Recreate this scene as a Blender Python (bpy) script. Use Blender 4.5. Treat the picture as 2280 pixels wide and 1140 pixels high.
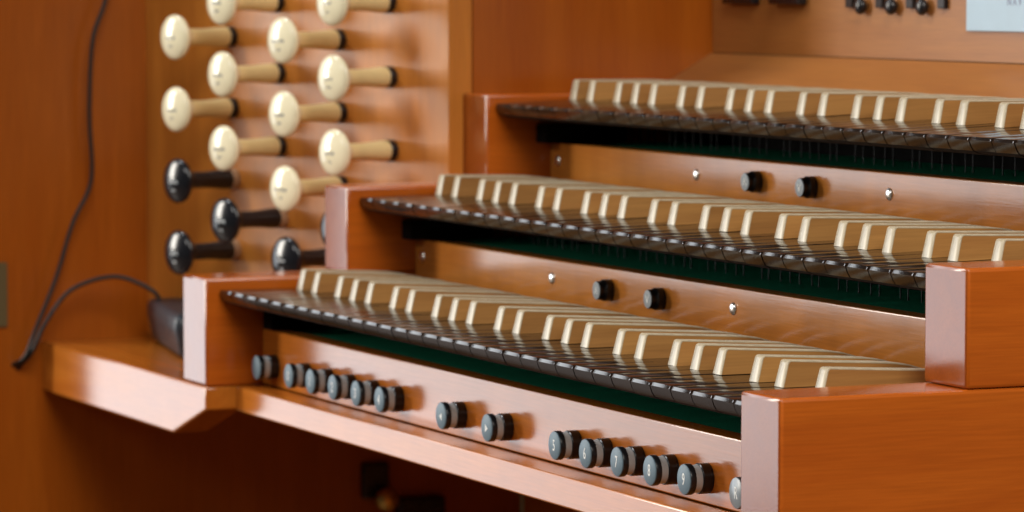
import bpy, bmesh, math, random
from mathutils import Matrix, Vector
random.seed(7)
sc = bpy.context.scene
for o in list(bpy.data.objects):
    bpy.data.objects.remove(o)
COL = sc.collection
R = math.radians
ZOFF = 0.80                      # height of the lower keyboard above the floor

def V(x, y, z):                  # console millimetres -> world metres
    return Vector((x / 1000, y / 1000, z / 1000 + ZOFF))

# ------------------------------------------------------------------ camera
cam_d = bpy.data.cameras.new('camera')
cam = bpy.data.objects.new('camera', cam_d)
COL.objects.link(cam)
sc.camera = cam
YAW, PIT = R(23.54), R(3.95)
cam.location = V(2451, -905, 201)
fwd = Vector((-math.cos(YAW) * math.cos(PIT), math.sin(YAW) * math.cos(PIT), -math.sin(PIT)))
cam.rotation_euler = fwd.to_track_quat('-Z', 'Y').to_euler()
cam_d.sensor_width = 36
cam_d.lens = 8776 / 2280 * 36
cam_d.clip_start = 0.05
cam_d.clip_end = 100
cam_d.dof.use_dof = True
cam_d.dof.focus_distance = 2.03
cam_d.dof.aperture_fstop = 15

# ------------------------------------------------------------------ room light
world = bpy.data.worlds.new('World')
sc.world = world
world.use_nodes = True
bg = world.node_tree.nodes['Background']
bg.inputs[0].default_value = (1.0, 0.94, 0.88, 1)
bg.inputs[1].default_value = 0.05

def area(name, az, el, dist, w, h, power, color, target=(350, 20, 40)):
    """area lamp: az measured from the organist's side (-Y) towards the bass end (-X)"""
    d = bpy.data.lights.new(name, 'AREA')
    d.shape = 'RECTANGLE'
    d.size, d.size_y = w, h
    d.energy = power
    d.color = color
    o = bpy.data.objects.new(name, d)
    COL.objects.link(o)
    t = V(*target)
    dirv = Vector((-math.sin(R(az)) * math.cos(R(el)), -math.cos(R(az)) * math.cos(R(el)), math.sin(R(el))))
    o.location = t + dirv * dist
    o.rotation_euler = (-dirv).to_track_quat('-Z', 'Y').to_euler()
    return o

area('window_light', 67, 6, 4.4, 2.6, 2.5, 78, (0.92, 0.96, 1.0))
area('window_light_front', 43, 11, 5.0, 0.8, 2.0, 140, (1.0, 0.94, 0.84))
area('window_light_high', 38, 46, 4.0, 0.7, 0.7, 60, (0.95, 0.97, 1.0))
area('fill_light_front', -6, 27, 5.0, 0.9, 0.9, 34, (1.0, 0.97, 0.92))  # unseen fill added for screw glints and brighter front faces
area('fill_light_right', -72, 44, 2.3, 1.4, 1.4, 12.8, (1.0, 0.94, 0.86), (830, 0, 30)).data.spread = R(70)  # unseen fill added at right, narrow spread keeps the left wall dim
vs = sc.view_settings
vs.view_transform = 'Standard'
vs.look = 'None'
vs.exposure = -0.12
vs.gamma = 1.0

# ------------------------------------------------------------------ materials
def nodes_of(name):
    m = bpy.data.materials.new(name)
    m.use_nodes = True
    nt = m.node_tree
    return m, nt, nt.nodes['Principled BSDF']

def wood(name, base, axis, rough=0.16, fig=0.0, tone=0.16, endgrain=0.0, vary=0.0):
    """varnished wood, grain along the given object axis"""
    m, nt, b = nodes_of(name)
    N, L = nt.nodes, nt.links
    tc = N.new('ShaderNodeTexCoord')
    oi = N.new('ShaderNodeObjectInfo')
    add = N.new('ShaderNodeVectorMath'); add.operation = 'ADD'
    mul = N.new('ShaderNodeVectorMath'); mul.operation = 'SCALE'
    mul.inputs[0].default_value = (3.1, 1.7, 2.3)
    L.new(oi.outputs['Random'], mul.inputs['Scale'])
    L.new(tc.outputs['Object'], add.inputs[0]); L.new(mul.outputs[0], add.inputs[1])
    def mapped(along, across):
        mp = N.new('ShaderNodeMapping')
        s = [across] * 3; s['XYZ'.index(axis)] = along
        mp.inputs['Scale'].default_value = s
        L.new(add.outputs[0], mp.inputs['Vector'])
        return mp
    n1 = N.new('ShaderNodeTexNoise'); n1.inputs['Scale'].default_value = 1
    n1.inputs['Detail'].default_value = 6; n1.inputs['Roughness'].default_value = 0.6
    n1.inputs['Distortion'].default_value = 0.6
    L.new(mapped(3.0, 38.0).outputs[0], n1.inputs['Vector'])
    n2 = N.new('ShaderNodeTexNoise'); n2.inputs['Scale'].default_value = 1
    n2.inputs['Detail'].default_value = 4
    L.new(mapped(30.0, 900.0).outputs[0], n2.inputs['Vector'])
    n3 = N.new('ShaderNodeTexNoise'); n3.inputs['Scale'].default_value = 1
    n3.inputs['Detail'].default_value = 2
    mp3 = mapped(28.0, 9.0); mp3.inputs['Rotation'].default_value = (0.2, 0.35, 0.3)
    L.new(mp3.outputs[0], n3.inputs['Vector'])
    r = N.new('ShaderNodeValToRGB')
    r.color_ramp.elements[0].position = 0.28
    r.color_ramp.elements[1].position = 0.75
    lo = [c * (1 - tone) for c in base]; lo[1] *= 0.9; lo[2] *= 0.85
    hi = [min(c * (1 + tone * 0.75), 1) for c in base]; hi[1] *= 1.05
    r.color_ramp.elements[0].color = (*lo, 1)
    r.color_ramp.elements[1].color = (*hi, 1)
    L.new(n1.outputs['Fac'], r.inputs['Fac'])
    mx = N.new('ShaderNodeMix'); mx.data_type = 'RGBA'; mx.blend_type = 'MULTIPLY'
    rr = N.new('ShaderNodeMapRange')
    rr.inputs['From Min'].default_value = 0.3; rr.inputs['From Max'].default_value = 0.7
    rr.inputs['To Min'].default_value = 0.90; rr.inputs['To Max'].default_value = 1.08
    L.new(n2.outputs['Fac'], rr.inputs['Value'])
    mx.inputs[0].default_value = 1
    L.new(r.outputs['Color'], mx.inputs[6]); L.new(rr.outputs[0], mx.inputs[7])
    mx2 = N.new('ShaderNodeMix'); mx2.data_type = 'RGBA'; mx2.blend_type = 'MULTIPLY'
    r3 = N.new('ShaderNodeMapRange')
    r3.inputs['From Min'].default_value = 0.3; r3.inputs['From Max'].default_value = 0.7
    r3.inputs['To Min'].default_value = 1 - fig; r3.inputs['To Max'].default_value = 1 + fig * 0.6
    L.new(n3.outputs['Fac'], r3.inputs['Value'])
    mx2.inputs[0].default_value = 1
    L.new(mx.outputs[2], mx2.inputs[6]); L.new(r3.outputs[0], mx2.inputs[7])
    vv = N.new('ShaderNodeMapRange'); vv.inputs['To Min'].default_value = 1 - vary; vv.inputs['To Max'].default_value = 1 + vary
    L.new(oi.outputs['Random'], vv.inputs['Value'])
    mxv = N.new('ShaderNodeMix'); mxv.data_type = 'RGBA'; mxv.blend_type = 'MULTIPLY'; mxv.inputs[0].default_value = 1
    L.new(mx2.outputs[2], mxv.inputs[6]); L.new(vv.outputs[0], mxv.inputs[7])
    col = mxv.outputs[2]
    if endgrain:                              # sawn ends soak up the stain
        sp = N.new('ShaderNodeSeparateXYZ'); L.new(tc.outputs['Normal'], sp.inputs[0])
        ab = N.new('ShaderNodeMath'); ab.operation = 'ABSOLUTE'; L.new(sp.outputs['XYZ'.index(axis)], ab.inputs[0])
        eg = N.new('ShaderNodeMapRange'); eg.inputs['From Min'].default_value = 0.6; eg.inputs['From Max'].default_value = 0.95
        eg.inputs['To Min'].default_value = 1; eg.inputs['To Max'].default_value = 1 - endgrain
        L.new(ab.outputs[0], eg.inputs['Value'])
        mx3 = N.new('ShaderNodeMix'); mx3.data_type = 'RGBA'; mx3.blend_type = 'MULTIPLY'; mx3.inputs[0].default_value = 1
        L.new(col, mx3.inputs[6]); L.new(eg.outputs[0], mx3.inputs[7]); col = mx3.outputs[2]
    L.new(col, b.inputs['Base Color'])
    rg = N.new('ShaderNodeMapRange')
    rg.inputs['To Min'].default_value = rough * 0.8; rg.inputs['To Max'].default_value = rough * 1.3
    L.new(n1.outputs['Fac'], rg.inputs['Value'])
    L.new(rg.outputs[0], b.inputs['Roughness'])
    bp = N.new('ShaderNodeBump'); bp.inputs['Strength'].default_value = 0.05
    bp.inputs['Distance'].default_value = 0.0006
    L.new(n2.outputs['Fac'], bp.inputs['Height'])
    L.new(bp.outputs[0], b.inputs['Normal'])
    b.inputs['IOR'].default_value = 1.5
    return m

def plain(name, col, rough=0.4, metal=0.0, var=0.08, scale=60, ior=1.5, bump=0.0, spec=0.5):
    m, nt, b = nodes_of(name)
    N, L = nt.nodes, nt.links
    tc = N.new('ShaderNodeTexCoord')
    n = N.new('ShaderNodeTexNoise'); n.inputs['Scale'].default_value = scale; n.inputs['Detail'].default_value = 4
    L.new(tc.outputs['Object'], n.inputs['Vector'])
    r = N.new('ShaderNodeValToRGB')
    r.color_ramp.elements[0].position = 0.3; r.color_ramp.elements[1].position = 0.7
    r.color_ramp.elements[0].color = (*[c * (1 - var) for c in col], 1)
    r.color_ramp.elements[1].color = (*[min(1, c * (1 + var)) for c in col], 1)
    L.new(n.outputs['Fac'], r.inputs['Fac']); L.new(r.outputs['Color'], b.inputs['Base Color'])
    rg = N.new('ShaderNodeMapRange')
    rg.inputs['To Min'].default_value = rough * 0.75; rg.inputs['To Max'].default_value = rough * 1.25
    L.new(n.outputs['Fac'], rg.inputs['Value']); L.new(rg.outputs[0], b.inputs['Roughness'])
    b.inputs['Metallic'].default_value = metal
    b.inputs['Specular IOR Level'].default_value = spec
    b.inputs['IOR'].default_value = ior
    if bump:
        bp = N.new('ShaderNodeBump'); bp.inputs['Strength'].default_value = bump
        bp.inputs['Distance'].default_value = 0.001
        L.new(n.outputs['Fac'], bp.inputs['Height']); L.new(bp.outputs[0], b.inputs['Normal'])
    return m

CH = (0.48, 0.104, 0.009)
MAT = dict(
    wood_x=wood('cherry_grain_along_keys', (0.50, 0.150, 0.018), 'X', fig=0.08),
    wood_f=wood('cherry_figured_slip', (0.52, 0.185, 0.030), 'X', fig=0.16),
    wood_y=wood('cherry_grain_front_to_back', CH, 'Y', endgrain=0.45),
    wood_z=wood('cherry_upright_shaded', (0.35, 0.085, 0.006), 'Z', rough=0.24),  # same veneer as the jamb, darkened to carry the walls' shade
    wood_j=wood('cherry_jamb_lit', (0.52, 0.185, 0.028), 'Z', rough=0.32),  # same veneer lightened, the jamb's golden light put into the colour
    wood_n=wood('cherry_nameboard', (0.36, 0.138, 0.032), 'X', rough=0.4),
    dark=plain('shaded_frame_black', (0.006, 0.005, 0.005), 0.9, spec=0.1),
    raw=plain('unpolished_underside', (0.012, 0.008, 0.006), 0.8, spec=0.15),
    ebony=wood('ebony_natural', (0.016, 0.009, 0.006), 'Y', rough=0.12, tone=0.4, vary=0.25),
    pear=wood('stained_pear_side', (0.38, 0.185, 0.055), 'Y', rough=0.38, vary=0.16, tone=0.28),
    bone=plain('bone_cap', (0.46, 0.39, 0.27), 0.32, var=0.10, scale=200),
    felt=plain('green_felt', (0.003, 0.23, 0.12), 0.95, spec=0.05, var=0.3, scale=900, bump=0.4),
    steel=plain('nickel', (0.85, 0.85, 0.84), 0.28, metal=1.0),
    pin=plain('dull_pin', (0.06, 0.06, 0.062), 0.5, metal=1.0),
    black=plain('black_plastic', (0.008, 0.008, 0.010), 0.28, var=0.2),
    blue=plain('blue_grey_face', (0.105, 0.17, 0.215), 0.55, var=0.06, scale=150),
    sleeve=plain('grey_sleeve', (0.50, 0.56, 0.58), 0.45, var=0.06, scale=150),
    ink=plain('white_engraving', (0.80, 0.80, 0.76), 0.5),
    ivory=plain('cream_knob_face', (0.90, 0.83, 0.58), 0.13, var=0.04, scale=40),
    maple=plain('cream_knob_stem', (0.74, 0.60, 0.30), 0.38, var=0.10, scale=50),
    ebknob=plain('black_knob', (0.010, 0.011, 0.014), 0.16, var=0.2),
    brassy=plain('knob_bush_pale', (0.42, 0.27, 0.16), 0.4),
    mark=plain('dark_engraving', (0.16, 0.17, 0.17), 0.6),
    cable=plain('black_cable', (0.012, 0.011, 0.010), 0.5),
    box=plain('charcoal_plastic', (0.020, 0.030, 0.042), 0.38, var=0.1, scale=120),
    plate=plain('silver_plate', (0.42, 0.57, 0.68), 0.45, var=0.04, scale=30),
    plate_ink=plain('plate_lettering', (0.22, 0.26, 0.38), 0.5),
    brass=plain('brass', (0.60, 0.45, 0.14), 0.3, metal=1.0),
    olive=plain('olive_wall', (0.12, 0.085, 0.03), 0.8, var=0.15, scale=3),
    floor=wood('floor_boards', (0.10, 0.045, 0.015), 'X', rough=0.5),
)

# ------------------------------------------------------------------ mesh helpers (millimetres)
def box(bm, x0, x1, y0, y1, z0, z1):
    vs_ = [bm.verts.new((x, y, z)) for z in (z0, z1) for y in (y0, y1) for x in (x0, x1)]
    for f in ((0, 2, 3, 1), (4, 5, 7, 6), (0, 1, 5, 4), (2, 6, 7, 3), (0, 4, 6, 2), (1, 3, 7, 5)):
        bm.faces.new([vs_[i] for i in f])

def prism(bm, poly, fn, a, b):
    """closed polygon of 2-D points extruded from a to b; fn(p, t) gives the 3-D point"""
    A = [bm.verts.new(fn(p, a)) for p in poly]
    B = [bm.verts.new(fn(p, b)) for p in poly]
    n = len(poly)
    bm.faces.new(A); bm.faces.new(B[::-1])
    for i in range(n):
        bm.faces.new((A[i], B[i], B[(i + 1) % n], A[(i + 1) % n]))

def lathe(bm, prof, seg=32, cap=True):
    """(r, h) profile turned about local +H axis = -Y (outwards towards the organist)"""
    rings = []
    for r, h in prof:
        if r < 1e-6:
            rings.append([bm.verts.new((0, -h, 0))])
        else:
            rings.append([bm.verts.new((r * math.cos(2 * math.pi * k / seg), -h, r * math.sin(2 * math.pi * k / seg))) for k in range(seg)])
    for A, B in zip(rings, rings[1:]):
        for k in range(seg):
            k2 = (k + 1) % seg
            if len(A) == 1 and len(B) == 1: continue
            if len(A) == 1: bm.faces.new((A[0], B[k2], B[k]))
            elif len(B) == 1: bm.faces.new((A[k], A[k2], B[0]))
            else: bm.faces.new((A[k], A[k2], B[k2], B[k]))
    if cap:
        for ring, rev in ((rings[0], False), (rings[-1], True)):
            if len(ring) > 1: bm.faces.new(ring[::-1] if rev else ring)

def bevel(bm, w=1.2, seg=2, ang=30):
    bmesh.ops.recalc_face_normals(bm, faces=bm.faces)
    es = [e for e in bm.edges if len(e.link_faces) == 2 and e.calc_face_angle(0) > R(ang)]
    r = bmesh.ops.bevel(bm, geom=es, offset=w, segments=seg, affect='EDGES', profile=0.5, clamp_overlap=True)
    for f in bm.faces: f.smooth = False
    for f in r['faces']: f.smooth = True

def mesh(bm, name, mat, smooth=35):
    bmesh.ops.recalc_face_normals(bm, faces=bm.faces)
    bmesh.ops.scale(bm, vec=(0.001,) * 3, verts=bm.verts)
    if smooth:
        if not any(f.smooth for f in bm.faces):      # bevelled meshes keep their flat faces flat
            for f in bm.faces: f.smooth = True
        for e in bm.edges:
            if len(e.link_faces) == 2 and e.calc_face_angle(0) > R(smooth): e.smooth = False
    me = bpy.data.meshes.new(name)
    bm.to_mesh(me); bm.free()
    me.materials.append(MAT[mat])
    return me

def link(name, me, parent=None, loc=(0, 0, 0), rot=None):
    """loc in metres, local to the parent"""
    o = bpy.data.objects.new(name, me)
    COL.objects.link(o)
    if parent: o.parent = parent
    o.location = loc
    if rot: o.rotation_euler = rot
    return o

def empty(name, p, label, cat, group=None, rot=None):
    o = bpy.data.objects.new(name, None)
    o.empty_display_size = 0.02
    COL.objects.link(o)
    o.location = p
    if rot: o.rotation_euler = rot
    return tag(o, label, cat, group)

def tag(o, label, cat, group=None):
    o['label'] = label; o['category'] = cat
    if group: o['group'] = group
    return o

def mm(x, y, z):
    return Vector((x / 1000, y / 1000, z / 1000))

def text_mesh(name, s, size, mat, xs=0.75, ext=0.05):
    c = bpy.data.curves.new(name, 'FONT')
    c.body = s; c.size = size / 1000; c.extrude = ext / 1000
    c.align_x = 'CENTER'; c.align_y = 'CENTER'; c.offset = 0.00008
    t = bpy.data.objects.new(name, c)
    COL.objects.link(t)
    dg = bpy.context.evaluated_depsgraph_get()
    me = bpy.data.meshes.new_from_object(t.evaluated_get(dg))
    bpy.data.objects.remove(t); bpy.data.curves.remove(c)
    me.transform(Matrix.Rotation(R(90), 4, 'X') @ Matrix.Diagonal((xs, 1, 1, 1)))
    me.materials.clear(); me.materials.append(MAT[mat])
    return me

# ------------------------------------------------------------------ the surroundings
bm = bmesh.new(); box(bm, -3000, 4000, -5000, 2500, -40, 0)
o = link('floor', mesh(bm, 'floor', 'floor'), None, (0, 0, 0)); o['kind'] = 'structure'
bm = bmesh.new(); box(bm, -1640, -1600, -400, 2500, 1, 2600)
o = link('wall_behind_console', mesh(bm, 'wall', 'olive'), None, (0, 0, 0)); o['kind'] = 'structure'

# ------------------------------------------------------------------ console joinery
ORG = V(0, 0, -800)
con = empty('organ_console', ORG, 'cherry wood organ console with stepped cheeks, stop jamb and nameboard', 'organ console')

def part(name, build, mat, parent=con, bev=1.2, org=None, seg=2, smooth=35):
    """build(bm) in console millimetres; the object's origin is put at org"""
    bm = bmesh.new(); build(bm)
    if bev: bevel(bm, bev, seg)
    org = org or (0, 0, 0)
    bmesh.ops.translate(bm, vec=(-org[0], -org[1], -org[2]), verts=bm.verts)
    me = mesh(bm, name, mat, smooth)
    base = Vector((0, 0, 0))
    p = parent
    while p is not None:
        base += p.location; p = p.parent
    return link(name, me, parent, V(*org) - base)

def bxp(name, x0, x1, y0, y1, z0, z1, mat, parent=con, bev=1.2):
    return part(name, lambda bm: box(bm, x0, x1, y0, y1, z0, z1), mat, parent, bev, ((x0 + x1) / 2, (y0 + y1) / 2, z0))

WN = 23.5                                   # natural pitch
KX1 = 33 * WN                               # treble end of the keys
MY = (0.0, 99.1, 197.9)                     # sharp fronts
MZ = (0.0, 60.3, 122.6)
TILT = (0.0, 1.6, 2.8)

# key cheeks, three to each side, each standing on the one below
CF = (-56.5, 43.5, 144.8)
CT = (7.3, 65.6, 126.2)
for i in range(3):
    z0 = -64.2 if i == 0 else CT[i - 1] + 0.3
    bxp('key_cheek', -44.5 if i else -48.5, -2.0, CF[i], 331, z0, CT[i], 'wood_y', bev=1.8)
    bxp('key_cheek', KX1 + 2.5, KX1 + 44, CF[i] - 1, 331, -101 if i == 0 else z0, CT[i], 'wood_y', bev=1.8)

# key slips with their screws
SLY = (-16.7, 92.5, 192.0)
slip1 = bxp('key_slip', -1.8, KX1 + 2.3, SLY[0], SLY[0] + 14, -63.6, -26.8, 'wood_x', bev=0.8)
slip2 = bxp('key_slip', -1.8, KX1 + 2.3, SLY[1], SLY[1] + 14, 3.0, 30.2, 'wood_f', bev=0.8)
slip3 = bxp('key_slip', -1.8, KX1 + 2.3, SLY[2], SLY[2] + 14, 65.0, 93.2, 'wood_f', bev=0.8)
bm = bmesh.new()
lathe(bm, [(3.6, 0.0), (3.6, 0.4), (3.0, 1.1), (1.8, 1.6), (0.0, 1.8)], 24)
screw_me = mesh(bm, 'screw_head', 'steel')
bm = bmesh.new(); box(bm, -3.0, 3.0, -2.0, -1.0, -0.35, 0.35)
slot_me = mesh(bm, 'screw_slot', 'dark')
for sl, y, z, dz in ((slip2, SLY[1], 18.6, 15.6), (slip3, SLY[2], 81.0, 16.0)):
    for k, x in enumerate((11.5, 224, 473.5)):
        org = sl.location + con.location
        s = link('screw', screw_me, sl, V(x, y, z) - org, (0, R((20, -35, 60, 10)[k]), 0))

# front rail under the pistons, key bed, left shelf with its bracket end
part('front_rail', lambda bm: prism(bm, [(-36.5, -64), (-17.2, -64), (-17.2, -80.5), (-37, -80.5)],
     lambda p, t: (t, p[0], p[1]), 0.4, KX1 + 2), 'wood_x', bev=1.0, org=(390, -30, -80))
bxp('key_bed', -371, KX1 + 2, -17, 330, -79, -65, 'wood_x', bev=0)
shelf_poly = [(-371.5, -64.4), (0, -64.4), (0, -79.5), (-68, -101.5), (-371.5, -101.5)]
part('shelf_front', lambda bm: prism(bm, shelf_poly, lambda p, t: (p[0], t, p[1]), -57.5, -32), 'wood_x', bev=1.6, org=(-200, -50, -101))
bxp('shelf_top', -371.5, -49, -31.8, 134, -78.5, -64.6, 'wood_x', bev=0)

bxp('leg_shade_panel', KX1 + 4, KX1 + 40, -30, 331, -799, -101.6, 'wood_z', bev=0)  # unseen leg added to keep the right lamp out of the knee space
# left side panel with its shaped front edge
side_poly = [(-96, -799), (-96, 460), (333, 460), (333, -799)]
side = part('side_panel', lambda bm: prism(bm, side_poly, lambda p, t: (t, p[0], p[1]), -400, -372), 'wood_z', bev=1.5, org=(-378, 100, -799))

# angled stop jamb
JA, JB = Vector((-363.0, 28.0)), Vector((-43.5, 134.7))
JT = (JB - JA).normalized(); JN = Vector((JT.y, -JT.x)); JANG = math.atan2(JT.y, JT.x)
def jam(s, off):
    q = JA + JT * s + JN * off
    return q.x, q.y
JL = (JB - JA).length
def jamb_build(bm):
    pts = [jam(-9.2, 0), jam(JL, 0), (-43.5, 152), jam(-9.2, -16)]
    prism(bm, pts, lambda p, t: (p[0], p[1], t), -64.2, 460)
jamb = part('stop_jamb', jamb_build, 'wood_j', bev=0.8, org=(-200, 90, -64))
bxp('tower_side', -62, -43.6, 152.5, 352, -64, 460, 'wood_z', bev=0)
# nameboard: lower strip and upper board
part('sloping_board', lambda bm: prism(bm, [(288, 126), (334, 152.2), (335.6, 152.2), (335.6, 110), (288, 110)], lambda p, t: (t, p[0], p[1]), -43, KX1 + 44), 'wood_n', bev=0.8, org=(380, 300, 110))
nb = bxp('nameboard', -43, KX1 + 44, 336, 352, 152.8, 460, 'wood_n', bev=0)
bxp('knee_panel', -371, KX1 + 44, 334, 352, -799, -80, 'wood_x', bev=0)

# ------------------------------------------------------------------ keyboards
A_, B_ = 1.9, 3.2
SH = [('C', WN - A_), ('D', 2 * WN + A_), ('F', 4 * WN - B_), ('G', 5 * WN), ('A', 6 * WN + B_)]
sharp_x = []
for o_ in range(5):
    for n_, x in SH:
        if o_ == 4 and n_ in 'GA': continue
        sharp_x.append(o_ * 7 * WN + x)
HEAD = [(-0.2, 0), (-46.8, 0), (-47.0, -0.05), (-47.9, -1.7), (-47.85, -1.85), (-46.7, -5.2), (-45.2, -7.6), (-42.5, -9.0), (-39, -9.9), (-30, -11.4), (-19, -12.6), (-0.2, -12.6)]
nat_cache = {}
def natural_mesh(i):
    x0, x1 = i * WN, (i + 1) * WN
    tl, tr = 0.55, WN - 0.55
    for s in sharp_x:
        if abs(s - x0) < 6: tl = max(tl, s + 5.3 - x0)
        if abs(s - x1) < 6: tr = min(tr, s - 5.3 - x0)
    key = (round(tl, 2), round(tr, 2))
    if key in nat_cache: return nat_cache[key]
    bm = bmesh.new()
    # head: profile swept across the key, corners of the front eased
    xs = [0.55, 0.85, 1.4, 1.9, WN - 1.9, WN - 1.4, WN - 0.85, WN - 0.55]
    back = [1.3, 0.8, 0.2, 0, 0, 0.2, 0.8, 1.3]
    drop = [0.5, 0.25, 0.05, 0, 0, 0.05, 0.25, 0.5]
    rows = []
    for x, bk, dp in zip(xs, back, drop):
        row = []
        for y, z in HEAD:
            top = z > -0.1 and y < -40           # only the upper lip is eased, the fronts stay flat
            row.append(bm.verts.new((x, y + (bk if top else 0), z - (dp if top else 0))))
        rows.append(row)
    n = len(HEAD)
    for a, b in zip(rows, rows[1:]):
        for k in range(n):
            bm.faces.new((a[k], a[(k + 1) % n], b[(k + 1) % n], b[k]))
    bm.faces.new(rows[0]); bm.faces.new(rows[-1][::-1])
    box(bm, tl, tr, 0, 89, -12.5, -0.02)
    bmesh.ops.recalc_face_normals(bm, faces=bm.faces)
    for f in bm.faces:
        if f.normal.z < -0.55: f.material_index = 1          # unpolished underside
    nat_cache[key] = mesh(bm, 'natural_key', 'ebony', 30)
    nat_cache[key].materials.append(MAT['raw'])
    return nat_cache[key]

SP = [(0, 0.1), (3.0, 12.2), (3.5, 13.1), (4.6, 13.6), (30, 12.2), (55, 10.9), (64, 10.2), (72, 9.0), (79, 7.0), (84, 4.4), (88, 0.1)]
def sharp_meshes():
    def hw(z): return 4.85 - 0.055 * z
    bm = bmesh.new()                     # stained wooden body, its sides set in under the cap
    rows = [[], []]
    prof = [(y + (0.7 if k < 3 else 0.3), max(0.1, z - (0.8 if z > 1 else 0))) for k, (y, z) in enumerate(SP)]
    for k, sx in ((0, -1), (1, 1)):
        rows[k] = [bm.verts.new((sx * (hw(z) - 0.12), y, z)) for y, z in prof]
    n = len(SP)
    for i in range(n):
        j = (i + 1) % n
        bm.faces.new((rows[0][i], rows[0][j], rows[1][j], rows[1][i]))
    bm.faces.new(rows[0]); bm.faces.new(rows[1][::-1])
    body = mesh(bm, 'sharp_key', 'pear', 30)
    bm = bmesh.new()                     # bone cap over the front and the top
    t = 0.75
    inner = [(y + (0.62 if k < 3 else 0.2), max(0.1, z - (t if z > 1 else 0))) for k, (y, z) in enumerate(SP)]
    X = []
    for k, (y, z) in enumerate(SP):
        e = 0.35
        yi, zi = inner[k]
        X.append([bm.verts.new((-hw(z), yi, zi)), bm.verts.new((-hw(z), y + (yi - y) * .35, z + (zi - z) * .35)), bm.verts.new((-hw(z) + e, y, z)),
                  bm.verts.new((hw(z) - e, y, z)), bm.verts.new((hw(z), y + (yi - y) * .35, z + (zi - z) * .35)), bm.verts.new((hw(z), yi, zi))])
    for a, b in zip(X, X[1:]):
        for q in range(5): bm.faces.new((a[q], a[q + 1], b[q + 1], b[q]))
        bm.faces.new((a[5], a[0], b[0], b[5]))
    cap = mesh(bm, 'sharp_cap', 'bone', 40)
    return body, cap
SB, SC = sharp_meshes()
bm = bmesh.new(); lathe(bm, [(0.38, 0), (0.38, 16)], 10); pin_me = mesh(bm, 'guide_pin', 'pin')
KB_LAB = ('lower organ keyboard with dark naturals and pale capped sharps above the numbered pistons',
          'middle organ keyboard with dark naturals and pale capped sharps, second tier',
          'upper organ keyboard with dark naturals and pale capped sharps below the nameboard')
rng = random.Random(3)
for i in range(3):
    kb = empty('manual_keyboard', V(0, MY[i], MZ[i]), KB_LAB[i], 'keyboard', 'three keyboards of the console', (R(TILT[i]), 0, 0))
    for k in range(33):
        link('natural_key', natural_mesh(k), kb, mm(k * WN, rng.uniform(-.12, .12), rng.uniform(-.16, .10)))
    for s in sharp_x:
        b = link('sharp_key', SB, kb, mm(s + rng.uniform(-.15, .15), rng.uniform(-.15, .15), rng.uniform(-.1, .1)))
        link('cap', SC, b)
    # felted front rail with guide pins (level, not tilted)
    fz = (-27.4, 29.7, 92.6)[i]
    inv = (Matrix.Translation(V(0, MY[i], MZ[i])) @ Matrix.Rotation(R(TILT[i]), 4, 'X')).inverted()
    def lev(o, p):
        o.parent = kb; o.matrix_parent_inverse = inv; o.location = p
    bm = bmesh.new(); box(bm, 0.5, KX1 - 0.5, 0, 75, -2, 0)
    lev(link('felt_strip', mesh(bm, 'felt_strip', 'felt')), V(0, SLY[i] + 14.4, fz))
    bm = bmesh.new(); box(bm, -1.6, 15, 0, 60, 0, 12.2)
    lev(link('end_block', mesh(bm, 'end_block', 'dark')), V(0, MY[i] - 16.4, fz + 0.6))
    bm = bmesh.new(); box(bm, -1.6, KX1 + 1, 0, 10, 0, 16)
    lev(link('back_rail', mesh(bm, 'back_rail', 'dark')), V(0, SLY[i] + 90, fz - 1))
    allx = [k * WN + WN / 2 for k in range(33)] + sharp_x
    for x in allx:
        o = link('guide_pin', pin_me, None, rot=(R(-90), 0, 0))
        lev(o, V(x, SLY[i] + 50, fz)); 

# ------------------------------------------------------------------ thumb pistons
def lathe_me(name, prof, mat, seg=36, sm=35):
    bm = bmesh.new(); lathe(bm, prof, seg); return mesh(bm, name, mat, sm)
P_body = lathe_me('piston_body', [(7.9, 0), (7.9, 5.4), (7.5, 5.8)], 'black')
P_sleeve = lathe_me('piston_sleeve', [(7.2, 5.85), (7.2, 9.6)], 'sleeve')
P_cap = lathe_me('piston_cap', [(7.2, 9.65), (8.0, 9.9), (8.0, 12.6), (7.8, 12.9)], 'black')
P_face = lathe_me('piston_face', [(7.75, 12.95), (7.7, 13.35), (7.3, 13.6), (0, 13.65)], 'blue')
P_face_grey = P_face.copy(); P_face_grey.materials.clear()
MAT['grey_face'] = plain('grey_face', (0.20, 0.23, 0.25), 0.3, var=0.06)
P_face_grey.materials.append(MAT['grey_face'])
def triangle_me(sgn):
    bm = bmesh.new()
    prism(bm, [(-1.9 * sgn, 0), (1.7 * sgn, 2.3), (1.7 * sgn, -2.3)], lambda p, t: (p[0], t, p[1]), -0.06, 0.06)
    return mesh(bm, 'arrow', 'ink', 0)
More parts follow.
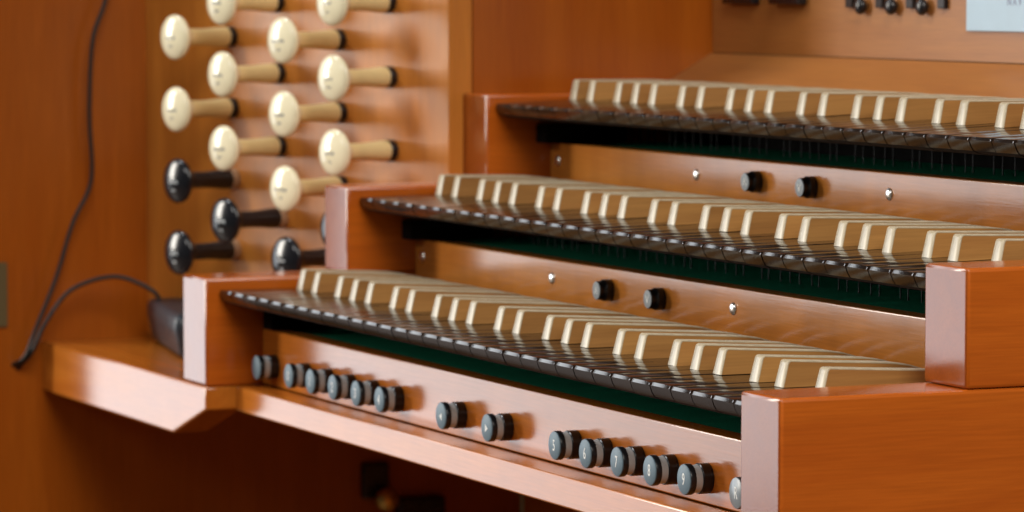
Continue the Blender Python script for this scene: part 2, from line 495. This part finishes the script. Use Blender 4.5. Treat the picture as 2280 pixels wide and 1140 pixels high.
pist = [(22.6, '', 'lone blue-grey thumb piston beside the left key cheek'),
        (83.3, '0', 'blue-grey thumb piston, first of five in the cluster beside the lone piston'),
        (122.9, '1', 'blue-grey thumb piston, second in the cluster of five beside the lone piston'),
        (162.3, '2', 'blue-grey thumb piston in the middle of the cluster of five before the arrow pistons'),
        (202.0, '3', 'blue-grey thumb piston, fourth in the cluster of five, one away from its arrow end'),
        (241.5, '4', 'blue-grey thumb piston at the arrow end of the cluster of five'),
        (339.2, '<', 'blue-grey thumb piston marked with a white triangle pointing left'),
        (407.0, '>', 'blue-grey thumb piston marked with a white triangle pointing right'),
        (500.7, '5', 'blue-grey thumb piston engraved with a white 5, first after the triangle pistons'),
        (541.0, '6', 'blue-grey thumb piston engraved with a white 6, second after the triangle pistons'),
        (581.0, '7', 'blue-grey thumb piston engraved with a white 7, in the middle of its cluster'),
        (621.2, '8', 'blue-grey thumb piston engraved with a white 8, next but one to the lettered piston'),
        (661.6, '9', 'blue-grey thumb piston engraved with a white 9, next to the lettered piston'),
        (720.5, 'R', 'grey thumb piston lettered R half hidden by the right key cheek')]
for x, s, lab in pist:
    t = empty('thumb_piston', V(x, SLY[0] - 0.15, -50.2), lab, 'thumb piston', 'thumb pistons under the lower keyboard')
    link('body', P_body, t); link('sleeve', P_sleeve, t); link('cap', P_cap, t)
    f = link('face', P_face_grey if s == 'R' else P_face, t)
    if s in ('<', '>'):
        link('arrow', triangle_me(1 if s == '<' else -1), f, mm(0.2, -13.72, -0.3))
    elif s:
        link('numeral', text_mesh('numeral', s, 8.6, 'ink', 0.72), f, mm(0, -13.72, -0.2))

# small reversible buttons on the two upper slips
S_body = lathe_me('button_body', [(6.6, 0), (6.6, 4.4), (6.1, 4.9), (5.6, 7.2), (5.7, 8.4), (5.4, 8.8)], 'black')
S_face = lathe_me('button_face', [(5.3, 8.82), (5.2, 9.1), (0, 9.25)], 'grey_face')
def chevron(up):
    bm = bmesh.new()
    s = 1 if up else -1
    prism(bm, [(-2.3, -2.2 * s), (-1.5, -2.2 * s), (0, 1.2 * s), (1.5, -2.2 * s), (2.3, -2.2 * s), (0, 2.8 * s)], lambda p, t: (p[0], t, p[1]), -0.06, 0.06)
    return mesh(bm, 'chevron', 'ink', 0)
for i, (y, z) in ((1, (SLY[1], 17.4)), (2, (SLY[2], 80.6))):
    w = ('', 'middle', 'upper')[i]
    for x, up in ((308.8, True), (380.2, False)):
        t = empty('push_button', V(x, y - 0.15, z), 'small black push button marked with %s below the %s keyboard' % ('an upward chevron' if up else 'a letter V shape', w), 'push button', 'push buttons on the upper slips')
        link('body', S_body, t); f = link('face', S_face, t)
        link('chevron', chevron(up), f, mm(0, -9.3, 0))

# ------------------------------------------------------------------ stop knobs
K_head = [(6.2, 40), (7.6, 43.0), (10.5, 46.0), (14.2, 48.4), (15.8, 49.9), (16.2, 51.1), (16.0, 52.1), (15.0, 53.1), (13, 54.0), (10, 54.85), (6.5, 55.45), (3, 55.8), (0, 55.9)]
K_stem = [(7.3, 5.7), (7.4, 8), (7.1, 13), (6.4, 20), (6.0, 27), (6.0, 34), (6.2, 39.9)]
K_bush = [(7.6, 0), (7.6, 5.1), (7.2, 5.6)]
kh = {c: lathe_me('knob_head', K_head, m, 48, 50) for c, m in (('cream', 'ivory'), ('black', 'ebknob'))}
ks = {c: lathe_me('knob_stem', K_stem, m, 32, 50) for c, m in (('cream', 'maple'), ('black', 'ebknob'))}
kbush = {c: lathe_me('knob_bush', K_bush, m, 32) for c, m in (('cream', 'black'), ('black', 'brassy'))}
def dome_h(r):
    for (r1, h1), (r0, h0) in zip(K_head, K_head[1:]):
        if h0 > 51 and r0 <= r <= r1: return h0 + (h1 - h0) * (r - r0) / (r1 - r0)
    return 55.85
def engraving(rg, col):
    bm = bmesh.new()
    for zc, wid, ht in ((-0.5, rg.uniform(8, 14), 2.4), (-6.4, rg.uniform(3, 6), 2.2)):
        n = max(2, int(wid / 1.5))
        for k in range(n):
            x0 = -wid / 2 + k * wid / n
            top = rg.choice((0, 0, -0.7)); low = rg.choice((0, 0, 0.6))
            for xa, xb, za, zb in ((x0, x0 + 1.0, zc - ht / 2 + low, zc + ht / 2 + top),):
                vs_ = []
                for off in (0.06, -0.25):
                    for (x, z) in ((xa, za), (xb, za), (xb, zb), (xa, zb)):
                        vs_.append(bm.verts.new((x, -(dome_h(math.hypot(x, z)) + off), z)))
                for fc in ((0, 1, 2, 3), (7, 6, 5, 4), (0, 4, 5, 1), (1, 5, 6, 2), (2, 6, 7, 3), (3, 7, 4, 0)):
                    bm.faces.new([vs_[q] for q in fc])
    return mesh(bm, 'engraving', 'mark' if col == 'cream' else 'sleeve', 0)
colname = ('column beside the side panel', 'second column from the side panel',
           'third column from the side panel', 'column beside the keyboard tower')
KN = [(96.5, [(162.6, 'cream', 'upper'), (110.6, 'cream', 'lower'), (58.9, 'black', 'upper'), (7.0, 'black', 'lower')]),
      (151.5, [(188, 'cream', 'topmost'), (136.8, 'cream', 'middle'), (84.2, 'cream', 'lowest'), (32.7, 'black', 'only')]),
      (220.5, [(161.6, 'cream', 'topmost'), (110.2, 'cream', 'middle'), (58.0, 'cream', 'lowest'), (8.4, 'black', 'only')]),
      (275.5, [(188.3, 'cream', 'topmost'), (136.2, 'cream', 'middle'), (85.0, 'cream', 'lowest'), (32.2, 'black', 'only')])]
rg = random.Random(11)
for ci, (s, lst) in enumerate(KN):
    for z, c, w in lst:
        x, y = jam(s + (110 - z) * 0.02, 0.15)
        lab = '%s %s stop knob with engraved face in the %s' % (w, c, colname[ci])
        t = empty('stop_knob', V(x, y, z), lab, 'stop knob', 'stop knobs on the left jamb', (0, 0, JANG))
        link('bush', kbush[c], t); link('stem', ks[c], t)
        h = link('head', kh[c], t)
        link('engraving', engraving(rg, c), h)

# ------------------------------------------------------------------ nameboard fittings
pl = empty('name_plate', V(420, 335.9, 171.8), 'pale silver blue name plate with dark capital letters on the nameboard', 'name plate')
bm = bmesh.new(); box(bm, -107, 107, -1.6, 0, 0, 44); bevel(bm, 0.5, 2)
link('plate', mesh(bm, 'plate', 'plate'), pl)
link('lettering', text_mesh('lettering', 'N A V', 6.6, 'plate_ink', 1.0), pl, mm(371.2 - 420, -1.7, 18.2))
for k, x in enumerate((162, 202.8, 243, 283.5)):
    t = empty('toggle_switch', V(x, 335.9, 190), ('black toggle switch nearest the keyboard tower', 'black toggle switch, second from the keyboard tower',
              'black toggle switch, third from the keyboard tower', 'black toggle switch without a ball, next to the name plate')[k] , 'switch', 'toggle switches on the nameboard')
    bm = bmesh.new(); box(bm, -4.6, 4.6, -3, 0, -4.6, 16); bevel(bm, 0.6, 2)
    link('lever', mesh(bm, 'lever', 'black'), t)
    if k < 3:
        bm = bmesh.new(); lathe(bm, [(2.0, 0), (2.0, 1), (4.2, 1.6), (5.5, 3.4), (5.3, 5.2), (4.0, 6.6), (2, 7.2), (0, 7.4)], 28)
        link('ball', mesh(bm, 'ball', 'black', 60), t, mm(18.5, 0, -3.6))
for k, (x0, x1) in enumerate(((-16, 30), (54, 99))):
    t = empty('rocker_block', V((x0 + x1) / 2, 335.9, 187), ('black block on the nameboard next to the keyboard tower', 'black block on the nameboard next to the toggle switches')[k], 'switch block', 'black blocks on the nameboard')
    bm = bmesh.new(); box(bm, (x0 - x1) / 2, (x1 - x0) / 2, -7, 0, 0, 30); bevel(bm, 1.5, 2)
    link('housing', mesh(bm, 'housing', 'black'), t)
    bm = bmesh.new(); box(bm, (x0 - x1) / 2 + 4, (x1 - x0) / 2 - 4, -8.2, -7.02, 4, 26); bevel(bm, 0.5, 2)
    link('rocker', mesh(bm, 'rocker', 'box'), t)

# ------------------------------------------------------------------ cables and the box on the shelf
def tube(name, pts, r, mat, seg=10, sub=8):
    P = [Vector(p) for p in pts]
    Q = []
    for i in range(len(P) - 1):
        p0, p1, p2, p3 = P[max(i - 1, 0)], P[i], P[i + 1], P[min(i + 2, len(P) - 1)]
        for k in range(sub):
            t = k / sub
            Q.append(0.5 * ((2 * p1) + (p2 - p0) * t + (2 * p0 - 5 * p1 + 4 * p2 - p3) * t * t + (3 * p1 - p0 - 3 * p2 + p3) * t ** 3))
    Q.append(P[-1])
    bm = bmesh.new(); rings = []
    up = Vector((1, 0, 0))
    for i, q in enumerate(Q):
        d = (Q[min(i + 1, len(Q) - 1)] - Q[max(i - 1, 0)]).normalized()
        a = d.cross(up)
        if a.length < 1e-3: a = d.cross(Vector((0, 1, 0)))
        a.normalize(); b = d.cross(a)
        rings.append([bm.verts.new(q + r * (a * math.cos(2 * math.pi * k / seg) + b * math.sin(2 * math.pi * k / seg))) for k in range(seg)])
    for A, B in zip(rings, rings[1:]):
        for k in range(seg): bm.faces.new((A[k], A[(k + 1) % seg], B[(k + 1) % seg], B[k]))
    bm.faces.new(rings[0]); bm.faces.new(rings[-1][::-1])
    o0 = pts[-1]
    bmesh.ops.translate(bm, vec=(-o0[0], -o0[1], -o0[2]), verts=bm.verts)
    return link(name, mesh(bm, name, mat, 60), None, V(*o0))
tag(tube('cable', [(-355, 8, 260), (-355, -11, 190), (-355, -21.5, 159), (-355, -24.5, 106), (-355, -23.5, 56), (-355, -38, 24), (-355, -51, -16), (-355, -67.5, -55), (-356, -75, -74), (-373.5, -80, -82)], 1.65, 'cable'),
    'thin black cable hanging down the left side panel past the shelf', 'cable', 'black cables by the side panel')
tag(tube('cable', [(-322, 20, -36), (-324, 15, -27), (-331, 2, -19), (-338, -12, -15.5), (-345, -30, -19.5), (-349.5, -46, -29), (-350.5, -62, -51), (-353, -71, -71), (-373.5, -76.5, -85)], 1.65, 'cable'),
    'thin black cable arching from the charcoal box over the shelf edge', 'cable', 'black cables by the side panel')
bx = empty('plastic_box', V(-262, 28, -64.3), 'charcoal plastic box with sloping sides lying on the shelf beside the key cheek', 'box', rot=(0, 0, R(-11)))
bm = bmesh.new()
lo = [(-72, -24), (80, -24), (80, 26), (-72, 26)]; hi = [(-77, -29), (85, -29), (85, 31), (-77, 31)]
A = [bm.verts.new((x, y, 0.3)) for x, y in lo]; M_ = [bm.verts.new((x, y, 23)) for x, y in hi]; T = [bm.verts.new((x * .97, y * .95, 32)) for x, y in hi]
for r0, r1 in ((A, M_), (M_, T)):
    for k in range(4): bm.faces.new((r0[k], r0[(k + 1) % 4], r1[(k + 1) % 4], r1[k]))
bm.faces.new(A[::-1]); bm.faces.new(T)
bevel(bm, 4, 3, 20)
link('case', mesh(bm, 'case', 'box', 40), bx)

# olive plate at the front edge of the side panel
bm = bmesh.new(); box(bm, 0, 2.2, -10, 0, 0, 48); bevel(bm, 0.8, 2)
tag(link('wall_plate', mesh(bm, 'wall_plate', 'olive'), None, V(-371.9, -84.0, -53)), 'dull olive plate on the front edge of the left side panel', 'plate')

# brass catch with black levers inside the knee space
ct = empty('brass_catch', V(-371.9, 213, -196), 'small brass knob on a black catch inside the dark knee space', 'catch')
bm = bmesh.new(); lathe(bm, [(5, 0), (5, 8), (9, 11), (10, 15), (7, 19), (0, 20)], 24)
bmesh.ops.rotate(bm, cent=(0, 0, 0), matrix=Matrix.Rotation(R(90), 3, 'Z'), verts=bm.verts)
link('knob', mesh(bm, 'knob', 'brass', 60), ct, mm(2, 0, 0))
bm = bmesh.new(); box(bm, 0, 6, -10, 12, -8, 20); bevel(bm, 2, 2)
link('plate', mesh(bm, 'plate', 'black'), ct, mm(0, -6, 8))
bm = bmesh.new(); box(bm, 0, 10, 12, 52, -26, 0); bevel(bm, 3, 2)
link('lever', mesh(bm, 'lever', 'black'), ct)
